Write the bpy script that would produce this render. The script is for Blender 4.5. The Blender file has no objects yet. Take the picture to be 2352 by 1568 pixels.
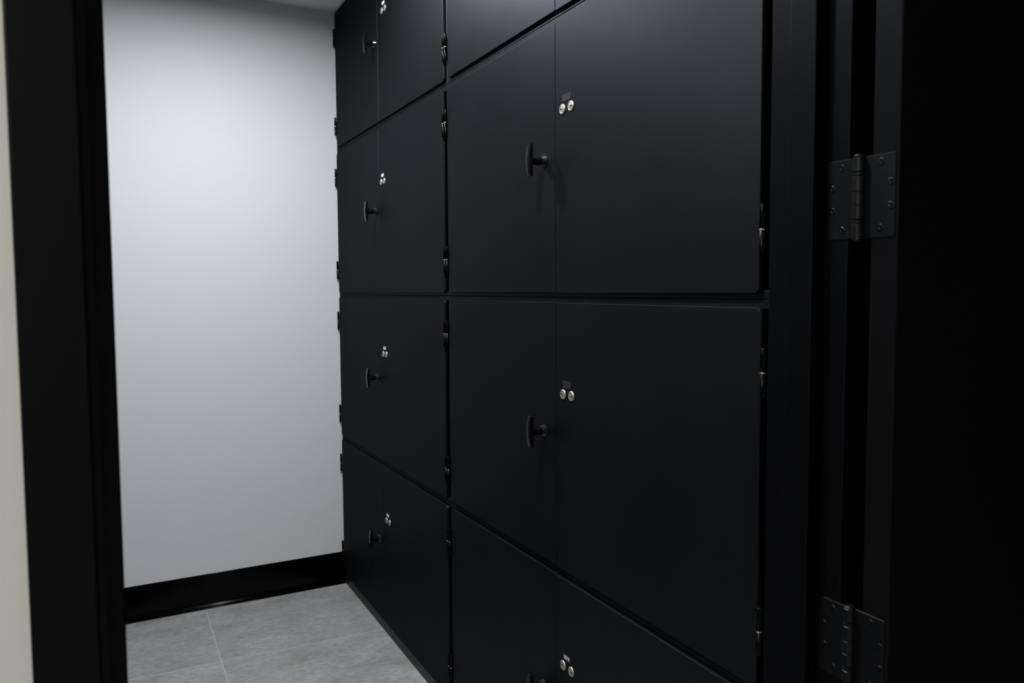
import bpy, bmesh, math, random
from mathutils import Matrix, Vector

# ------------------------------------------------------------------ camera, world, exposure
scene = bpy.context.scene
col = scene.collection
IMG_W, F_PX = 2352, 1845.39
YAW, PITCH, ROLL, EYE = 0.4648, -0.0643, 0.0057, 1.47
cam_data = bpy.data.cameras.new('camera')
cam = bpy.data.objects.new('camera', cam_data)
col.objects.link(cam)
cam_data.sensor_fit = 'HORIZONTAL'
cam_data.sensor_width = 36.0
cam_data.lens = F_PX * 36.0 / IMG_W
cam_data.clip_start = 0.02
cam_data.dof.use_dof = True
cam_data.dof.focus_distance = 2.15
cam_data.dof.aperture_fstop = 6.0
sy, cy, sp, cp = math.sin(YAW), math.cos(YAW), math.sin(PITCH), math.cos(PITCH)
fwd = Vector((sy * cp, cy * cp, sp))
r0 = Vector((cy, -sy, 0)); u0 = Vector((-sy * sp, -cy * sp, cp))
rt = r0 * math.cos(ROLL) - u0 * math.sin(ROLL)
up = r0 * math.sin(ROLL) + u0 * math.cos(ROLL)
cam.matrix_world = Matrix(((rt.x, up.x, -fwd.x, 0), (rt.y, up.y, -fwd.y, 0), (rt.z, up.z, -fwd.z, EYE), (0, 0, 0, 1)))
scene.camera = cam

world = bpy.data.worlds.new('world'); scene.world = world
world.use_nodes = True
world.node_tree.nodes['Background'].inputs[0].default_value = (0.9, 0.95, 1.0, 1)
world.node_tree.nodes['Background'].inputs[1].default_value = 0.004

vs = scene.view_settings
scene.display_settings.display_device = 'sRGB'
vs.view_transform = 'Standard'; vs.look = 'None'; vs.gamma = 1.0; vs.exposure = 0.0
vs.use_curve_mapping = False
scene.cycles.use_denoising = True
scene.cycles.max_bounces = 8
scene.cycles.sample_clamp_indirect = 6.0

CLOSET_LAMP = 670.0      # radiance of the closet downlight by the back wall
ENTRY_LAMP = 900.0       # radiance of the closet downlight by the doorway
HALL_LAMP = 1750.0        # radiance of the hallway downlight

# ------------------------------------------------------------------ materials
def new_mat(name):
    m = bpy.data.materials.new(name); m.use_nodes = True
    return m, m.node_tree.nodes, m.node_tree.links, m.node_tree.nodes['Principled BSDF']

def plain(name, color, rough=0.5, metal=0.0, spec=0.5):
    m, n, l, b = new_mat(name)
    b.inputs['Base Color'].default_value = (*color, 1)
    b.inputs['Roughness'].default_value = rough
    b.inputs['Metallic'].default_value = metal
    b.inputs['Specular IOR Level'].default_value = spec
    return m

def satin(name, diffuse, gloss, rough, bump_scale, bump, var=0.15):
    """matt powder coat: a dark diffuse body under a weak broad sheen of even strength"""
    m, n, l, b = new_mat(name); n.remove(b)
    g = n.new('ShaderNodeNewGeometry')
    big = n.new('ShaderNodeTexNoise'); big.inputs['Scale'].default_value = 4.0; big.inputs['Detail'].default_value = 6
    l.new(g.outputs['Position'], big.inputs['Vector'])
    mr = n.new('ShaderNodeMapRange'); mr.inputs[3].default_value = 1 - var; mr.inputs[4].default_value = 1 + var
    l.new(big.outputs['Fac'], mr.inputs[0])
    fine = n.new('ShaderNodeTexNoise'); fine.inputs['Scale'].default_value = bump_scale; fine.inputs['Detail'].default_value = 2
    l.new(g.outputs['Position'], fine.inputs['Vector'])
    bp = n.new('ShaderNodeBump'); bp.inputs['Strength'].default_value = bump; bp.inputs['Distance'].default_value = 0.001
    l.new(fine.outputs['Fac'], bp.inputs['Height'])
    cols = []
    for c in (diffuse, gloss):
        mul = n.new('ShaderNodeVectorMath'); mul.operation = 'SCALE'; mul.inputs[0].default_value = c
        l.new(mr.outputs[0], mul.inputs['Scale']); cols.append(mul)
    d = n.new('ShaderNodeBsdfDiffuse'); d.inputs['Roughness'].default_value = 0.3
    s = n.new('ShaderNodeBsdfGlossy'); s.inputs['Roughness'].default_value = rough
    l.new(cols[0].outputs[0], d.inputs['Color']); l.new(cols[1].outputs[0], s.inputs['Color'])
    for x in (d, s): l.new(bp.outputs[0], x.inputs['Normal'])
    a = n.new('ShaderNodeAddShader'); l.new(d.outputs[0], a.inputs[0]); l.new(s.outputs[0], a.inputs[1])
    l.new(a.outputs[0], n['Material Output'].inputs[0])
    return m

def coated(name, color, rough, bump_scale, bump, spec=0.5, var=0.25, var_scale=3.0, rough_var=0.06):
    """paint with a fine orange-peel relief and slight unevenness"""
    m, n, l, b = new_mat(name)
    tc = n.new('ShaderNodeNewGeometry')
    big = n.new('ShaderNodeTexNoise'); big.inputs['Scale'].default_value = var_scale; big.inputs['Detail'].default_value = 5
    l.new(tc.outputs['Position'], big.inputs['Vector'])
    mr = n.new('ShaderNodeMapRange'); mr.inputs[3].default_value = 1 - var; mr.inputs[4].default_value = 1 + var
    l.new(big.outputs['Fac'], mr.inputs[0])
    mul = n.new('ShaderNodeVectorMath'); mul.operation = 'SCALE'
    mul.inputs[0].default_value = color
    l.new(mr.outputs[0], mul.inputs['Scale'])
    l.new(mul.outputs[0], b.inputs['Base Color'])
    rr = n.new('ShaderNodeMapRange'); rr.inputs[3].default_value = rough - rough_var; rr.inputs[4].default_value = rough + rough_var
    l.new(big.outputs['Fac'], rr.inputs[0]); l.new(rr.outputs[0], b.inputs['Roughness'])
    b.inputs['Specular IOR Level'].default_value = spec
    fine = n.new('ShaderNodeTexNoise'); fine.inputs['Scale'].default_value = bump_scale; fine.inputs['Detail'].default_value = 2
    l.new(tc.outputs['Position'], fine.inputs['Vector'])
    bp = n.new('ShaderNodeBump'); bp.inputs['Strength'].default_value = bump; bp.inputs['Distance'].default_value = 0.001
    l.new(fine.outputs['Fac'], bp.inputs['Height']); l.new(bp.outputs[0], b.inputs['Normal'])
    return m

M = {}
M['locker'] = satin('locker_powder_coat', (0.0003, 0.00033, 0.0004), (0.02970, 0.03180, 0.03620), 0.46, 700, 0.12)
M['frame'] = satin('frame_satin_black', (0.0009, 0.0010, 0.0013), (0.0138, 0.0145, 0.0160), 0.41, 600, 0.05)
M['door'] = satin('door_satin_black', (0.0030, 0.0030, 0.0032), (0.0120, 0.0128, 0.0145), 0.38, 500, 0.05)
M['wall'] = coated('wall_white_paint', (0.585, 0.592, 0.608), 0.7, 260, 0.05, spec=0.25, var=0.012, var_scale=1.5, rough_var=0.03)
M['hall_wall'] = coated('hall_wall_warm_white_paint', (0.585, 0.578, 0.555), 0.7, 260, 0.05, spec=0.25, var=0.012, var_scale=1.5, rough_var=0.03)
M['ceiling'] = coated('ceiling_white', (0.84, 0.84, 0.84), 0.9, 150, 0.1, spec=0.1, var=0.02)
M['dark_wall'] = coated('unseen_wall_darkened', (0.02, 0.021, 0.023), 0.6, 300, 0.06)  # unseen left wall, its colour kept dark to hold back bounced light
M['handle'] = plain('handle_satin_black', (0.003, 0.003, 0.0033), 0.16, spec=0.22)
M['collar'] = plain('handle_collar_polished_black', (0.01, 0.01, 0.011), 0.08, spec=0.9)
M['rubber'] = plain('cove_base_black_vinyl', (0.001, 0.001, 0.0013), 0.26, spec=0.14)
M['plinth'] = coated('plinth_black_vinyl', (0.008, 0.008, 0.0085), 0.45, 300, 0.05, spec=0.3)
M['seal'] = satin('rubber_seal', (0.0012, 0.0012, 0.0012), (0.004, 0.004, 0.004), 0.22, 300, 0.0)
M['seal_grey'] = satin('latch_seal_grey', (0.030, 0.030, 0.034), (0.01, 0.01, 0.01), 0.4, 300, 0.0)  # lighter grey, for the latch-side seal only
M['hinge'] = satin('hinge_satin_black', (0.0018, 0.0020, 0.0023), (0.0220, 0.0230, 0.0250), 0.44, 600, 0.04)
M['nickel'] = plain('lock_nickel', (0.47, 0.46, 0.43), 0.40, 0.8)
M['brass_nickel'] = plain('lock_pale_brass', (0.48, 0.465, 0.39), 0.40, 0.8)
M['slot'] = plain('keyway_black', (0.002, 0.002, 0.002), 0.8, spec=0.1)
M['brass'] = plain('hinge_brass_washer', (0.72, 0.55, 0.27), 0.22, 1.0)
M['barrel'] = satin('hinge_barrel_black', (0.0008, 0.0009, 0.0010), (0.012, 0.0125, 0.0135), 0.34, 300, 0.0)
M['plate_black'] = plain('number_label_black', (0.006, 0.006, 0.008), 0.4)
M['plate_glare'] = plain('blank_label_glare_tint', (0.010, 0.012, 0.018), 0.36, spec=0.35)  # bluish glare on the glossy label painted into its base colour
M['digit'] = plain('label_white_print', (0.82, 0.82, 0.86), 0.5)
M['screw'] = plain('screw_dark_steel', (0.045, 0.045, 0.046), 0.28, 1.0)
M['grout'] = plain('grout_light_grey', (0.34, 0.34, 0.34), 0.85)
M['trim_white'] = plain('lamp_trim_white', (0.8, 0.8, 0.8), 0.4)

def emitter(name, color, strength):
    m, n, l, b = new_mat(name)
    n.remove(b)
    e = n.new('ShaderNodeEmission'); e.inputs[0].default_value = (*color, 1); e.inputs[1].default_value = strength
    l.new(e.outputs[0], n['Material Output'].inputs[0])
    return m
M['lens_closet'] = emitter('closet_lamp_lens', (0.93, 0.96, 1.0), CLOSET_LAMP)
M['lens_entry'] = emitter('entry_lamp_lens', (0.93, 0.96, 1.0), ENTRY_LAMP)
M['lens_hall'] = emitter('hall_lamp_lens', (1.0, 0.96, 0.90), HALL_LAMP)

def tile_material():
    m, n, l, b = new_mat('floor_tile_stone_grey')
    g = n.new('ShaderNodeNewGeometry'); oi = n.new('ShaderNodeObjectInfo')
    off = n.new('ShaderNodeVectorMath'); off.operation = 'MULTIPLY_ADD'
    cmb = n.new('ShaderNodeCombineXYZ')
    l.new(oi.outputs['Random'], cmb.inputs[0]); l.new(oi.outputs['Random'], cmb.inputs[1])
    l.new(cmb.outputs[0], off.inputs[0]); off.inputs[1].default_value = (7, 11, 0)
    l.new(g.outputs['Position'], off.inputs[2])
    mp = n.new('ShaderNodeMapping'); mp.inputs['Scale'].default_value = (0.55, 1.0, 1.0); mp.inputs['Rotation'].default_value = (0, 0, 0.12)
    l.new(off.outputs[0], mp.inputs[0])
    n1 = n.new('ShaderNodeTexNoise'); n1.inputs['Scale'].default_value = 7; n1.inputs['Detail'].default_value = 8; n1.inputs['Roughness'].default_value = 0.65
    n2 = n.new('ShaderNodeTexNoise'); n2.inputs['Scale'].default_value = 60; n2.inputs['Detail'].default_value = 6; n2.inputs['Roughness'].default_value = 0.7
    n3 = n.new('ShaderNodeTexNoise'); n3.inputs['Scale'].default_value = 150; n3.inputs['Detail'].default_value = 3
    for x in (n1, n2, n3): l.new(mp.outputs[0], x.inputs['Vector'])
    r1 = n.new('ShaderNodeValToRGB')
    r1.color_ramp.elements[0].position = 0.3; r1.color_ramp.elements[0].color = (0.205, 0.199, 0.190, 1)
    r1.color_ramp.elements[1].position = 0.7; r1.color_ramp.elements[1].color = (0.335, 0.337, 0.341, 1)
    l.new(n1.outputs['Fac'], r1.inputs[0])
    r2 = n.new('ShaderNodeValToRGB')
    r2.color_ramp.elements[0].position = 0.3; r2.color_ramp.elements[0].color = (0.66, 0.65, 0.64, 1)
    r2.color_ramp.elements[1].position = 0.72; r2.color_ramp.elements[1].color = (1.22, 1.22, 1.22, 1)
    l.new(n2.outputs['Fac'], r2.inputs[0])
    mx = n.new('ShaderNodeMix'); mx.data_type = 'RGBA'; mx.blend_type = 'MULTIPLY'; mx.inputs['Factor'].default_value = 1
    l.new(r1.outputs[0], mx.inputs['A']); l.new(r2.outputs[0], mx.inputs['B'])
    r3 = n.new('ShaderNodeValToRGB')      # pale mineral flecks
    r3.color_ramp.elements[0].position = 0.70; r3.color_ramp.elements[0].color = (0, 0, 0, 1)
    r3.color_ramp.elements[1].position = 0.78; r3.color_ramp.elements[1].color = (1, 1, 1, 1)
    l.new(n3.outputs['Fac'], r3.inputs[0])
    mx2 = n.new('ShaderNodeMix'); mx2.data_type = 'RGBA'; mx2.inputs['B'].default_value = (0.50, 0.50, 0.50, 1)
    l.new(r3.outputs[0], mx2.inputs['Factor']); l.new(mx.outputs['Result'], mx2.inputs['A'])
    l.new(mx2.outputs['Result'], b.inputs['Base Color'])
    b.inputs['Roughness'].default_value = 0.55
    bp = n.new('ShaderNodeBump'); bp.inputs['Strength'].default_value = 0.15; bp.inputs['Distance'].default_value = 0.002
    l.new(n2.outputs['Fac'], bp.inputs['Height']); l.new(bp.outputs[0], b.inputs['Normal'])
    return m
M['tile'] = tile_material()

# ------------------------------------------------------------------ mesh helpers
class MB:
    """collects shapes with material slots and links them as one mesh object"""
    def __init__(self):
        self.bm = bmesh.new(); self.mats = []
    def slot(self, m):
        if m not in self.mats: self.mats.append(m)
        return self.mats.index(m)
    def box(self, x0, x1, y0, y1, z0, z1, mat, bevel=0.0, seg=2):
        t = bmesh.new()
        bmesh.ops.create_cube(t, size=1)
        for v in t.verts:
            v.co = Vector((x0 if v.co.x < 0 else x1, y0 if v.co.y < 0 else y1, z0 if v.co.z < 0 else z1))
        if bevel: bmesh.ops.bevel(t, geom=t.edges[:], offset=bevel, segments=seg, affect='EDGES', profile=0.5)
        self.add(t, mat, smooth=False)
    def add(self, t, mat, smooth=False, mtx=None):
        s = self.slot(mat)
        bmesh.ops.recalc_face_normals(t, faces=t.faces[:])
        if mtx is not None: bmesh.ops.transform(t, matrix=mtx, verts=t.verts[:])
        for f in t.faces: f.material_index = s; f.smooth = smooth
        me = bpy.data.meshes.new('tmp'); t.to_mesh(me); t.free()
        k = len(self.bm.faces)
        self.bm.from_mesh(me); bpy.data.meshes.remove(me)
        self.bm.faces.ensure_lookup_table()
        for f in self.bm.faces[k:]: f.material_index = s; f.smooth = smooth
    def lathe(self, prof, mat, axis='Z', seg=24, origin=(0, 0, 0), smooth=True):
        """prof: list of (radius, height) revolved about an axis"""
        t = bmesh.new(); rings = []
        for r, h in prof:
            if r < 1e-6: rings.append([t.verts.new((0, 0, h))])
            else: rings.append([t.verts.new((r * math.cos(2 * math.pi * i / seg), r * math.sin(2 * math.pi * i / seg), h)) for i in range(seg)])
        for a, b in zip(rings, rings[1:]):
            for i in range(seg):
                j = (i + 1) % seg
                q = [a[i % len(a)], a[j % len(a)], b[j % len(b)], b[i % len(b)]]
                u = []
                for v in q:
                    if v not in u: u.append(v)
                if len(u) > 2: t.faces.new(u)
        if axis == 'X': rot = Matrix.Rotation(-math.pi / 2, 4, 'Y')      # +h -> -X
        elif axis == 'Y': rot = Matrix.Rotation(math.pi / 2, 4, 'X')     # +h -> -Y
        else: rot = Matrix.Identity(4)
        self.add(t, mat, smooth, Matrix.Translation(origin) @ rot)
    def prism(self, pts, axis, a, b, mat, bevel=0.0, seg=2, smooth=False):
        """closed outline extruded from a to b; axis X: pts=(y,z), axis Y: pts=(x,z), axis Z: pts=(x,y)"""
        t = bmesh.new()
        def P(p, c): return {'X': (c, p[0], p[1]), 'Y': (p[0], c, p[1]), 'Z': (p[0], p[1], c)}[axis]
        va = [t.verts.new(P(p, a)) for p in pts]; vb = [t.verts.new(P(p, b)) for p in pts]
        t.faces.new(va); t.faces.new(vb)
        for i in range(len(pts)):
            j = (i + 1) % len(pts); t.faces.new((va[i], va[j], vb[j], vb[i]))
        bmesh.ops.recalc_face_normals(t, faces=t.faces[:])
        if bevel:
            ed = [e for e in t.edges if e.verts[0] in va and e.verts[1] in va]
            bmesh.ops.bevel(t, geom=ed, offset=bevel, segments=seg, affect='EDGES', profile=0.5)
        self.add(t, mat, smooth)
    def mesh(self, name):
        me = bpy.data.meshes.new(name); self.bm.to_mesh(me); self.bm.free()
        for m in self.mats: me.materials.append(m)
        return me
    def build(self, name, parent=None, loc=(0, 0, 0)):
        return link(name, self.mesh(name), parent, loc)

def link(name, data, parent=None, loc=(0, 0, 0)):
    o = bpy.data.objects.new(name, data); col.objects.link(o)
    o.location = loc
    if parent is not None: o.parent = parent
    return o
def thing(name, label, cat, loc=(0, 0, 0), group=None):
    o = link(name, None, None, loc); o.empty_display_size = 0.1
    return tag(o, label, cat, group)
def tag(o, label, cat, group=None):
    o['label'] = label; o['category'] = cat
    if group: o['group'] = group
    return o
def struct(o, label, cat):
    o['kind'] = 'structure'
    return tag(o, label, cat)

def rrect(y0, y1, z0, z1, radii, n=5):
    """rounded rectangle; radii for corners (y0z0, y1z0, y1z1, y0z1)"""
    out = []
    for (cy_, cz_, sy_, sz_, a0), r in zip(((y0, z0, 1, 1, 180), (y1, z0, -1, 1, 270), (y1, z1, -1, -1, 0), (y0, z1, 1, -1, 90)), radii):
        if r < 1e-5: out.append((cy_, cz_)); continue
        for i in range(n + 1):
            a = math.radians(a0 + 90 * i / n)
            out.append((cy_ + sy_ * r + r * math.cos(a), cz_ + sz_ * r + r * math.sin(a)))
    return out

# ------------------------------------------------------------------ room shell
CEIL = 2.812
LF = 1.0155                 # plane of the locker doors
BODY = LF + 0.0082          # front of the locker face frames
XH = 0.9646                 # rebate of the hinge jamb
XL = -0.018                 # rebate of the latch jamb
FY = 0.8325                 # hallway face of the door frame
FYB = 0.9875                # closet face of the door frame
HEAD = 2.45                 # underside of the frame head
WALL_A = math.atan2(0.045, 1.02)
def wall_y(x): return 3.898 + (x - 0.0087) * math.tan(WALL_A)

b = MB(); b.box(-2.6, 2.7, -3.4, 4.1, -0.12, -0.0010, M['grout'])
floor = struct(b.build('floor'), 'grey stone tile floor with thin pale grout joints', 'floor')
TX, TY, J = 1.2, 0.6, 0.0052
tb = MB(); tb.box(-TX / 2 + J / 2, TX / 2 - J / 2, -TY / 2 + J / 2, TY / 2 - J / 2, -0.0105, 0.0, M['tile'], 0.0008, 1)
tile_me = tb.mesh('tile')
for i in range(-2, 3):
    for j in range(-11, 2):
        cx, cy_ = 0.355 + (i + 0.5) * TX, 3.303 + (j + 0.5) * TY
        if -2.6 < cx < 2.9 and -3.4 < cy_ < 4.1: link('tile', tile_me, floor, (cx, cy_, 0))

b = MB(); b.box(-2.6, 2.7, -3.4, 4.2, CEIL, CEIL + 0.1, M['ceiling'])
struct(b.build('ceiling'), 'plain white painted ceiling above the lockers', 'ceiling')
b = MB()
b.prism([(-0.3, wall_y(-0.3)), (1.75, wall_y(1.75)), (1.75, 4.2), (-0.3, 4.2)], 'Z', -0.01, CEIL, M['wall'])
struct(b.build('wall_back'), 'bright white painted wall at the back of the closet', 'wall')
b = MB(); b.box(-0.30, -0.13, FYB - 0.012, 4.2, -0.01, CEIL, M['dark_wall'])
struct(b.build('wall_left'), 'unseen wall on the left side of the closet aisle, darkened to cut bounced light', 'wall')
b = MB(); b.box(1.70, 1.85, FYB - 0.012, 4.2, -0.01, CEIL, M['wall'])
struct(b.build('wall_right'), 'white wall hidden behind the lockers', 'wall')
# wall with the doorway
WY0, WY1 = FY + 0.013, FYB - 0.013
b = MB()
b.box(-2.6, XL - 0.0495, WY0, WY1, -0.01, CEIL, M['hall_wall'])
b.box(XH + 0.046, 2.7, WY0, WY1, -0.01, CEIL, M['hall_wall'])
b.box(XL - 0.0495, XH + 0.046, WY0, WY1, HEAD + 0.05, CEIL, M['hall_wall'])
struct(b.build('wall_front'), 'off-white hallway wall around the closet doorway', 'wall')
# hallway walls
b = MB(); b.box(-2.6, 2.7, -3.4, -3.3, -0.01, CEIL, M['hall_wall'])
struct(b.build('wall_hall'), 'off-white hallway wall facing the closet doorway', 'wall')

# cove base along the back wall
prof = [(0, 0), (-0.0235, 0), (-0.0240, 0.0030), (-0.0225, 0.0042), (-0.0175, 0.0062), (-0.0125, 0.0092), (-0.0085, 0.0132), (-0.0055, 0.0185),
        (-0.0038, 0.025), (-0.0032, 0.034), (-0.0032, 0.1555), (-0.0026, 0.1575), (0, 0.158)]
t = bmesh.new(); rows = []
for x in (-0.13, 1.06):
    rows.append([t.verts.new((x, wall_y(x) + d, z)) for d, z in prof])
for i in range(len(prof) - 1):
    t.faces.new((rows[0][i], rows[0][i + 1], rows[1][i + 1], rows[1][i]))
t.faces.new(rows[0]); t.faces.new(rows[1])
b = MB(); b.add(t, M['rubber'], smooth=False)
o = b.build('baseboard_back')
for f in o.data.polygons: f.use_smooth = abs(f.normal.x) < 0.5
struct(o, 'black vinyl cove baseboard with a flared toe along the back wall', 'baseboard')

# ------------------------------------------------------------------ steel door frame
def jamb_profile(xr, s, f, st):
    """plan outline of one jamb; s=+1 jamb on the right (stop points to -x), -1 on the left"""
    p = [(0, FY), (f, FY), (f, FY + 0.014), (f - 0.006, FY + 0.014), (f - 0.006, FYB - 0.014), (f, FYB - 0.014), (f, FYB), (0, FYB),
         (0, 0.932), (-st, 0.932), (-st, 0.882), (0, 0.882)]
    return [(xr + s * x, y) for x, y in p]
frame = thing('trim_1', 'black steel door frame around the closet doorway', 'door frame')
frame['kind'] = 'structure'
for xr, s, fw, st in ((XL, -1, 0.0555, 0.0228), (XH, 1, 0.052, 0.018)):
    t = bmesh.new()
    pts = jamb_profile(xr, s, fw, st)
    va = [t.verts.new((x, y, 0)) for x, y in pts]; vb = [t.verts.new((x, y, HEAD + 0.05)) for x, y in pts]
    t.faces.new(va); t.faces.new(vb)
    for i in range(len(pts)):
        j = (i + 1) % len(pts); t.faces.new((va[i], va[j], vb[j], vb[i]))
    bmesh.ops.recalc_face_normals(t, faces=t.faces[:])
    ed = [e for e in t.edges if abs(e.verts[0].co.z - e.verts[1].co.z) > 1]
    bmesh.ops.bevel(t, geom=ed, offset=0.0020, segments=3, affect='EDGES', profile=0.5)
    b = MB(); b.add(t, M['frame']); b.build('jamb', frame)
    b = MB()          # bulb seal in the stop corner
    b.prism([(xr - s * 0.0002, 0.8725), (xr - s * 0.006, 0.8745), (xr - s * 0.0075, 0.8785), (xr - s * 0.006, 0.8818), (xr - s * 0.0002, 0.8818)], 'Z', 0.02, HEAD, M['seal_grey'] if s < 0 else M['seal'])
    b.build('door_seal', frame)
b = MB()
b.box(XL + 0.0005, XH - 0.0005, FY, FYB, HEAD, HEAD + 0.052, M['frame'], 0.0013)
b.box(XL + 0.0005, XH - 0.0005, 0.882, 0.932, HEAD - 0.018, HEAD + 0.01, M['frame'], 0.0013)
b.build('frame_head', frame)

# ------------------------------------------------------------------ hallway door folded back 180 degrees
PIN_Y = 0.8138
door1 = thing('door_1', 'black steel door swung fully open against the hallway wall', 'door')
door1['kind'] = 'structure'
b = MB(); b.box(XH + 0.003, XH + 0.975, 0.7515, 0.7950, 0.012, HEAD - 0.004, M['door'], 0.0022, 3)
b.build('slab', door1)
HZ = (0.285, 0.941, 1.598, 2.255)
hh = 0.0575
kb = MB()
cuts = [-hh, -hh + 0.021, -hh + 0.0265, -0.0105, 0.0085, hh - 0.0265, hh - 0.021, hh]
R = 0.0088
prof = [(0, -hh - 0.004), (0.0055, -hh - 0.004), (0.0080, -hh - 0.0012)]
for i, (z0, z1) in enumerate(zip(cuts, cuts[1:])):
    r = R * 0.93 if i in (1, 5) else R
    prof += [(r - 0.0011, z0 + 0.0003), (r, z0 + 0.0011), (r, z1 - 0.0011), (r - 0.0011, z1 - 0.0003)]
prof += [(0.0080, hh + 0.0012), (0.0055, hh + 0.004), (0, hh + 0.004)]
kb.lathe(prof, M['hinge'], 'Z', 28)
for f in kb.bm.faces: f.smooth = False
knuckle_me = kb.mesh('hinge')
lb = MB(); lb.prism(rrect(PIN_Y + 0.004, 0.8690, -hh, hh, (0, 0.002, 0.002, 0)), 'X', XH - 0.0010, XH + 0.0022, M['hinge'], 0.0005, 1)
leaf_a = lb.mesh('hinge_leaf')
lb = MB(); lb.prism(rrect(0.7565, PIN_Y - 0.004, -hh, hh, (0.002, 0, 0, 0.002)), 'X', XH + 0.0017, XH + 0.0048, M['hinge'], 0.0005, 1)
leaf_b = lb.mesh('hinge_leaf')
sb = MB()
sb.lathe([(0.0, -0.0013), (0.0011, -0.0012), (0.0018, 0.0001), (0.0040, 0.0007), (0.0047, 0.0005), (0.0048, -0.0005), (0.0048, -0.001)], M['screw'], 'X', 20)
for a in (0, math.pi / 2):
    t = bmesh.new(); bmesh.ops.create_cube(t, size=1)
    sb.add(t, M['slot'], False, Matrix.Rotation(a + 0.5, 4, 'X') @ Matrix.Translation((-0.0004, 0, 0)) @ Matrix.Diagonal((0.0011, 0.0044, 0.0011, 1)))
screw_me = sb.mesh('screw')
SA = [(0.8440, 0.046), (0.8603, 0.0174), (0.8590, -0.0152), (0.8418, -0.0441)]
SB = [(0.7790, 0.0472), (0.7630, 0.0182), (0.7627, -0.0144), (0.7785, -0.0442)]
for z in HZ:
    k = link('hinge', knuckle_me, door1, (XH - 0.0012, PIN_Y, z))
    k['label'] = 'five-knuckle black butt hinge'
    off = Vector((-(XH - 0.0012), -PIN_Y, 0))
    link('hinge_leaf', leaf_a, k, off); link('hinge_leaf', leaf_b, k, off)
    for y, dz in SA: link('screw', screw_me, k, off + Vector((XH - 0.0012, y, dz)))
    for y, dz in SB: link('screw', screw_me, k, off + Vector((XH + 0.0015, y, dz)))

# ------------------------------------------------------------------ lockers
# handle: origin on the door face, sticking out to -X
def handle_mesh():
    b = MB()
    b.lathe([(0.0160, 0.0), (0.0160, 0.0018), (0.0148, 0.0034), (0.0148, 0.0054), (0.0136, 0.0070), (0.0136, 0.0090), (0.0122, 0.0108), (0.0110, 0.0114)], M['collar'], 'X', 36, smooth=False)
    b.lathe([(0.0114, 0.011), (0.0112, 0.030), (0.0116, 0.039)], M['handle'], 'X', 28)
    t = bmesh.new(); rows = []; N = 18; h = 0.0412
    for i in range(N + 1):
        z = -h + 2 * h * i / N
        u = z / h
        w = 0.0098 - 0.0007 * u * u * abs(u)           # half width in y
        front = 0.0496 - 0.0048 * u * u                # lens-shaped front
        back = 0.0365 + 0.0012 * u * u
        c = 0.0016
        ring = [(-back, -w + c), (-back - c, -w), (-front + c * 0.9, -w), (-front, -w + c), (-front - 0.0002, 0), (-front, w - c), (-front + c * 0.9, w), (-back - c, w), (-back, w - c)]
        rows.append([t.verts.new((x, y, z)) for x, y in ring])
    k = len(rows[0])
    for a, d in zip(rows, rows[1:]):
        for i in range(k): t.faces.new((a[i], a[(i + 1) % k], d[(i + 1) % k], d[i]))
    t.faces.new(rows[0]); t.faces.new(rows[-1])
    bmesh.ops.recalc_face_normals(t, faces=t.faces[:])
    ends = [e for e in t.edges if (e.verts[0] in rows[0] and e.verts[1] in rows[0]) or (e.verts[0] in rows[-1] and e.verts[1] in rows[-1])]
    bmesh.ops.bevel(t, geom=ends, offset=0.0008, segments=1, affect='EDGES')
    b.add(t, M['handle'])
    return b.mesh('handle')
HANDLE = handle_mesh()

def lock_mesh(metal, side, turn=0.0):
    b = MB()
    b.lathe([(0.0128, 0.0), (0.0128, 0.0012), (0.0118, 0.0022), (0.0112, 0.0030), (0.0096, 0.0032), (0.0090, 0.0024), (0.0084, 0.0026), (0.0, 0.0028)], metal, 'X', 32)
    t = bmesh.new(); bmesh.ops.create_cube(t, size=1)
    b.add(t, M['slot'], False, Matrix.Rotation(turn, 4, 'X') @ Matrix.Translation((-0.0027, side * 0.0040, 0)) @ Matrix.Diagonal((0.0012, 0.0092, 0.0023, 1)))
    return b.mesh('lock')
LOCK_FAR = lock_mesh(M['nickel'], 1, 0.12)       # keyway towards the seam
LOCK_NEAR = lock_mesh(M['brass_nickel'], -1, 0.08)

def text_mesh(txt, size):
    cu = bpy.data.curves.new('txt', 'FONT'); cu.body = txt; cu.size = size
    cu.align_x = 'CENTER'; cu.align_y = 'CENTER'; cu.extrude = 0.00015; cu.offset = size * 0.012
    o = bpy.data.objects.new('txt', cu); col.objects.link(o)
    bpy.context.view_layer.update()
    me = bpy.data.meshes.new_from_object(o.evaluated_get(bpy.context.evaluated_depsgraph_get()))
    bpy.data.objects.remove(o); bpy.data.curves.remove(cu)
    return me

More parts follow.
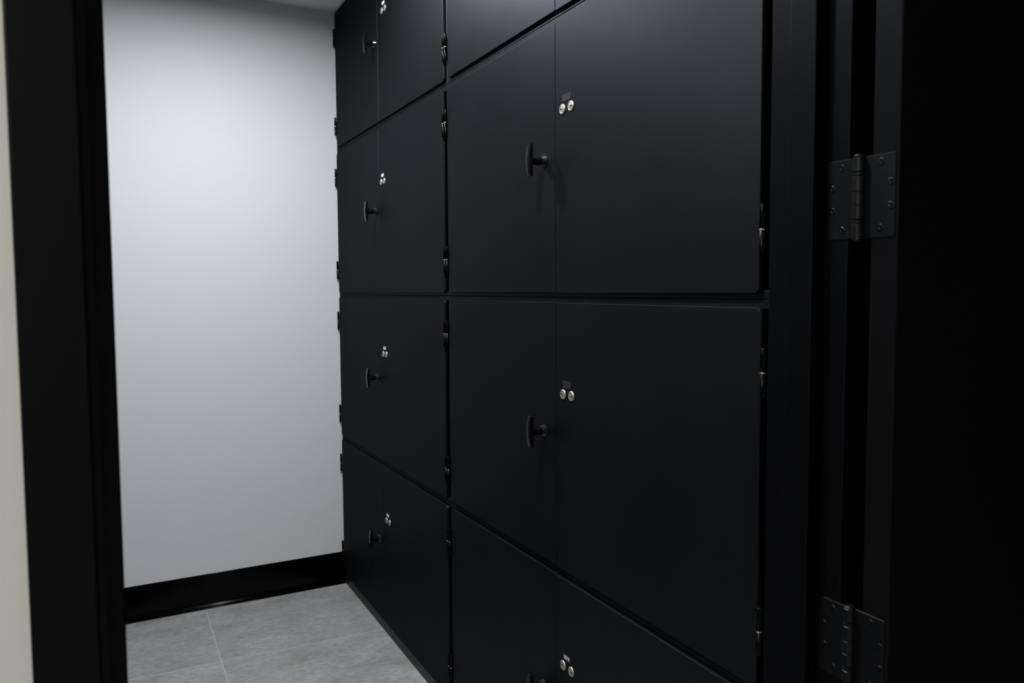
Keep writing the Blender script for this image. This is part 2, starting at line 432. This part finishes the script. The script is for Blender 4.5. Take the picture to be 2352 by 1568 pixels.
def plate_mesh(kind):
    """label strip 40 x 17 mm on the plane x=0; text faces -X, reads from +Y to -Y"""
    b = MB()
    base = M['plate_glare'] if kind == 'blank' else M['plate_black']
    b.prism(rrect(-0.020, 0.020, -0.0085, 0.0085, (0.001,) * 4, 2), 'X', -0.0009, 0.0, base, 0.0003, 1)
    if kind == 'marks':           # print too small to read: four dense upright marks
        for i in range(4):
            y = 0.0117 - i * 0.0078
            for dz in (-0.0030, 0.0030):
                b.box(-0.0012, -0.0008, y - 0.0032, y + 0.0032, dz - 0.0025, dz + 0.0025, M['digit'])
            b.box(-0.0012, -0.0008, y - 0.0014 - 0.0012, y - 0.0014 + 0.0012, -0.002, 0.002, M['digit'])
    elif kind != 'blank':
        me = text_mesh(kind, 0.0128)
        t = bmesh.new(); t.from_mesh(me); bpy.data.meshes.remove(me)
        # text (x right, y up, z out) -> world (y = -x, z = y, x = -z)
        mtx = Matrix(((0, 0, -1, -0.00105), (-1, 0, 0, 0), (0, 1, 0, 0), (0, 0, 0, 1)))
        b.add(t, M['digit'], False, mtx)
    return b.mesh('number_plate')
PLATES = {k: plate_mesh(k) for k in ('blank', 'marks', '3019')}

def hinge_mesh():
    b = MB(); h = 0.0435; r = 0.0050
    b.lathe([(0, -h - 0.0005), (0.0035, -h), (r - 0.0004, -h + 0.0003), (r, -h + 0.001), (r, -0.0016), (r - 0.0003, -0.0015)], M['barrel'], 'Z', 16)
    b.lathe([(r - 0.0004, -0.0015), (r + 0.0001, -0.0012), (r + 0.0001, 0.0012), (r - 0.0004, 0.0015)], M['brass'], 'Z', 16)
    b.lathe([(r - 0.0003, 0.0015), (r, 0.0016), (r, h - 0.001), (r - 0.0004, h - 0.0003), (0.0035, h), (0, h + 0.0005)], M['barrel'], 'Z', 16)
    return b.mesh('hinge')
HINGE = hinge_mesh()

ROWS = {  # door bottom, door top, body bottom, body top
    1: (2.161, 2.794, 2.1475, 2.806),
    2: (1.4625, 2.1315, 1.4508, 2.1465),
    3: (0.7575, 1.4375, 0.7460, 1.4498),
    4: (0.0540, 0.7328, 0.0450, 0.7450),
}
DEV = {  # per row: lock height, handle height, hinge centres
    1: (2.584, 2.4815, (2.681, 2.263)),
    2: (1.9125, 1.800, (2.0200, 1.5710)),
    3: (1.2065, 1.100, (1.3230, 0.8620)),
    4: (0.5050, 0.4050, (0.6150, 0.1740)),
}
NEAR = {1: (1.064, 1.777, 2.483), 2: (1.0635, 1.777, 2.4895), 3: (1.0570, 1.776, 2.4955), 4: (1.0590, 1.778, 2.4890)}
FAR = {1: (2.5195, 3.235, 3.905), 2: (2.5290, 3.249, 3.918), 3: (2.5345, 3.254, 3.921), 4: (2.5265, 3.250, 3.921)}
PLATE_KIND = {('near', 1): 'blank', ('near', 2): 'blank', ('near', 3): 'blank', ('near', 4): '3019'}
LABELS = {
    ('near', 1): 'black two-door locker at the top of the stack nearest the doorway',
    ('near', 2): 'black two-door locker nearest the doorway, second from the ceiling, with a T-handle casting a shadow',
    ('near', 3): 'black two-door locker nearest the doorway, third from the ceiling, with a blank label tinted blue-grey as glare',
    ('near', 4): 'black two-door locker marked 3019 at the bottom of the nearest stack',
    ('far', 1): 'black two-door locker touching the ceiling beside the white back wall',
    ('far', 2): 'black two-door locker against the white back wall, second from the ceiling',
    ('far', 3): 'black two-door locker against the white back wall, third from the ceiling',
    ('far', 4): 'black two-door locker standing lowest by the back wall, above the tiled floor corner',
}
rng = random.Random(4)
for colname, cols, body_y in (('near', NEAR, (1.0400, 2.5070)), ('far', FAR, (2.5082, 3.936))):
    for row in (1, 2, 3, 4):
        y0, ys, y1 = cols[row]
        zb, zt, bb, bt = ROWS[row]
        zl, zh, zhin = DEV[row]
        root = thing('locker', LABELS[(colname, row)], 'locker', (BODY, 0.5 * (body_y[0] + body_y[1]), bb), 'double-door lockers stacked along the right wall')
        O = Vector(root.location)
        b = MB(); b.box(BODY + 0.030, BODY + 0.60, body_y[0], body_y[1], bb, bt, M['locker'], 0.0014, 2)
        for ra, rb in ((bb, zb + 0.004), (zt - 0.004, bt)):            # rails and stiles of the face frame
            b.box(BODY, BODY + 0.032, body_y[0], body_y[1], ra, rb, M['locker'], 0.0014, 2)
        for sa, sb_ in ((body_y[0], body_y[0] + 0.0085), (body_y[1] - 0.0085, body_y[1])):
            b.box(BODY + 0.0004, BODY + 0.032, sa, sb_, bb + 0.001, bt - 0.001, M['locker'], 0.0014, 2)
        b.build('body', root, -O)
        for side in ('near_leaf', 'far_leaf'):
            rad = 0.011
            if side == 'near_leaf':
                a, c, rr_ = y0, ys - 0.0014, (rad, 0.003, 0.003, rad)
            else:
                a, c, rr_ = ys + 0.0014, y1, (0.003, rad, rad, 0.003)
            dz = 0.0 if side == 'far_leaf' else -0.0012
            b = MB(); b.prism(rrect(a, c, zb + dz, zt + dz, rr_, 6), 'X', LF, BODY - 0.0004, M['locker'], 0.0011, 2)
            D = Vector((LF, 0.5 * (a + c), 0.5 * (zb + zt)))
            d = link('door', b.mesh('door'), root, -O)
            # keep the mesh in world coordinates; children sit relative to it
            if side == 'far_leaf':
                yh = (1.8345, 1.8345, 1.8370, 1.8430)[row - 1] if colname == 'near' else (3.268, 3.289, 3.303, 3.300)[row - 1]
                link('handle', HANDLE, d, (LF, yh, zh))
                he = y1 + 0.0095
            else:
                yl = ys - 0.037 if colname == 'near' else (3.1685, 3.2105, 3.2180, 3.2110)[row - 1]
                k1 = link('lock', LOCK_FAR, d, (LF, yl, zl)); k2 = link('lock', LOCK_NEAR, d, (LF, yl - 0.0405, zl))
                k1['label'] = 'silver round key lock'; k2['label'] = 'pale brass round key lock'
                pk = PLATE_KIND.get((colname, row), 'marks')
                p = link('number_plate', PLATES[pk], d, (LF, yl - 0.019, zl + 0.0255))
                p['label'] = {'blank': 'small blank label tinted as glare', 'marks': 'small black label with white number', '3019': 'small black label printed 3019'}[pk]
                he = y0 - 0.0095
            for z in zhin: link('hinge', HINGE, d, (LF - 0.003, he, z))

b = MB(); b.box(BODY - 0.0015, BODY + 0.58, 1.035, 3.93, 0.0, 0.0445, M['plinth'], 0.002, 2)
tag(b.build('locker_plinth'), 'low black plinth under the lockers along the tiled floor', 'plinth')

# ------------------------------------------------------------------ ceiling downlights
def downlight(x, y, lens, label, group):
    root = thing('downlight', label, 'ceiling light', (x, y, CEIL), group)
    b = MB(); b.lathe([(0.094, 0.0), (0.093, -0.005), (0.084, -0.0125), (0.077, -0.0135), (0.0745, -0.011), (0.074, 0.0)], M['trim_white'], 'Z', 40)
    b.build('trim_ring', root)
    b = MB(); b.lathe([(0.0735, -0.0005), (0.0735, -0.009), (0.0, -0.009)], lens, 'Z', 40)
    b.build('lens', root)
downlight(0.445, 2.87, M['lens_closet'], 'round white ceiling downlight nearest the back wall of the closet', 'closet downlights')
downlight(0.435, 1.52, M['lens_entry'], 'round white ceiling downlight just inside the closet doorway', 'closet downlights')
downlight(-1.5, -0.45, M['lens_hall'], 'round warm ceiling downlight in the hallway', 'hallway downlights')
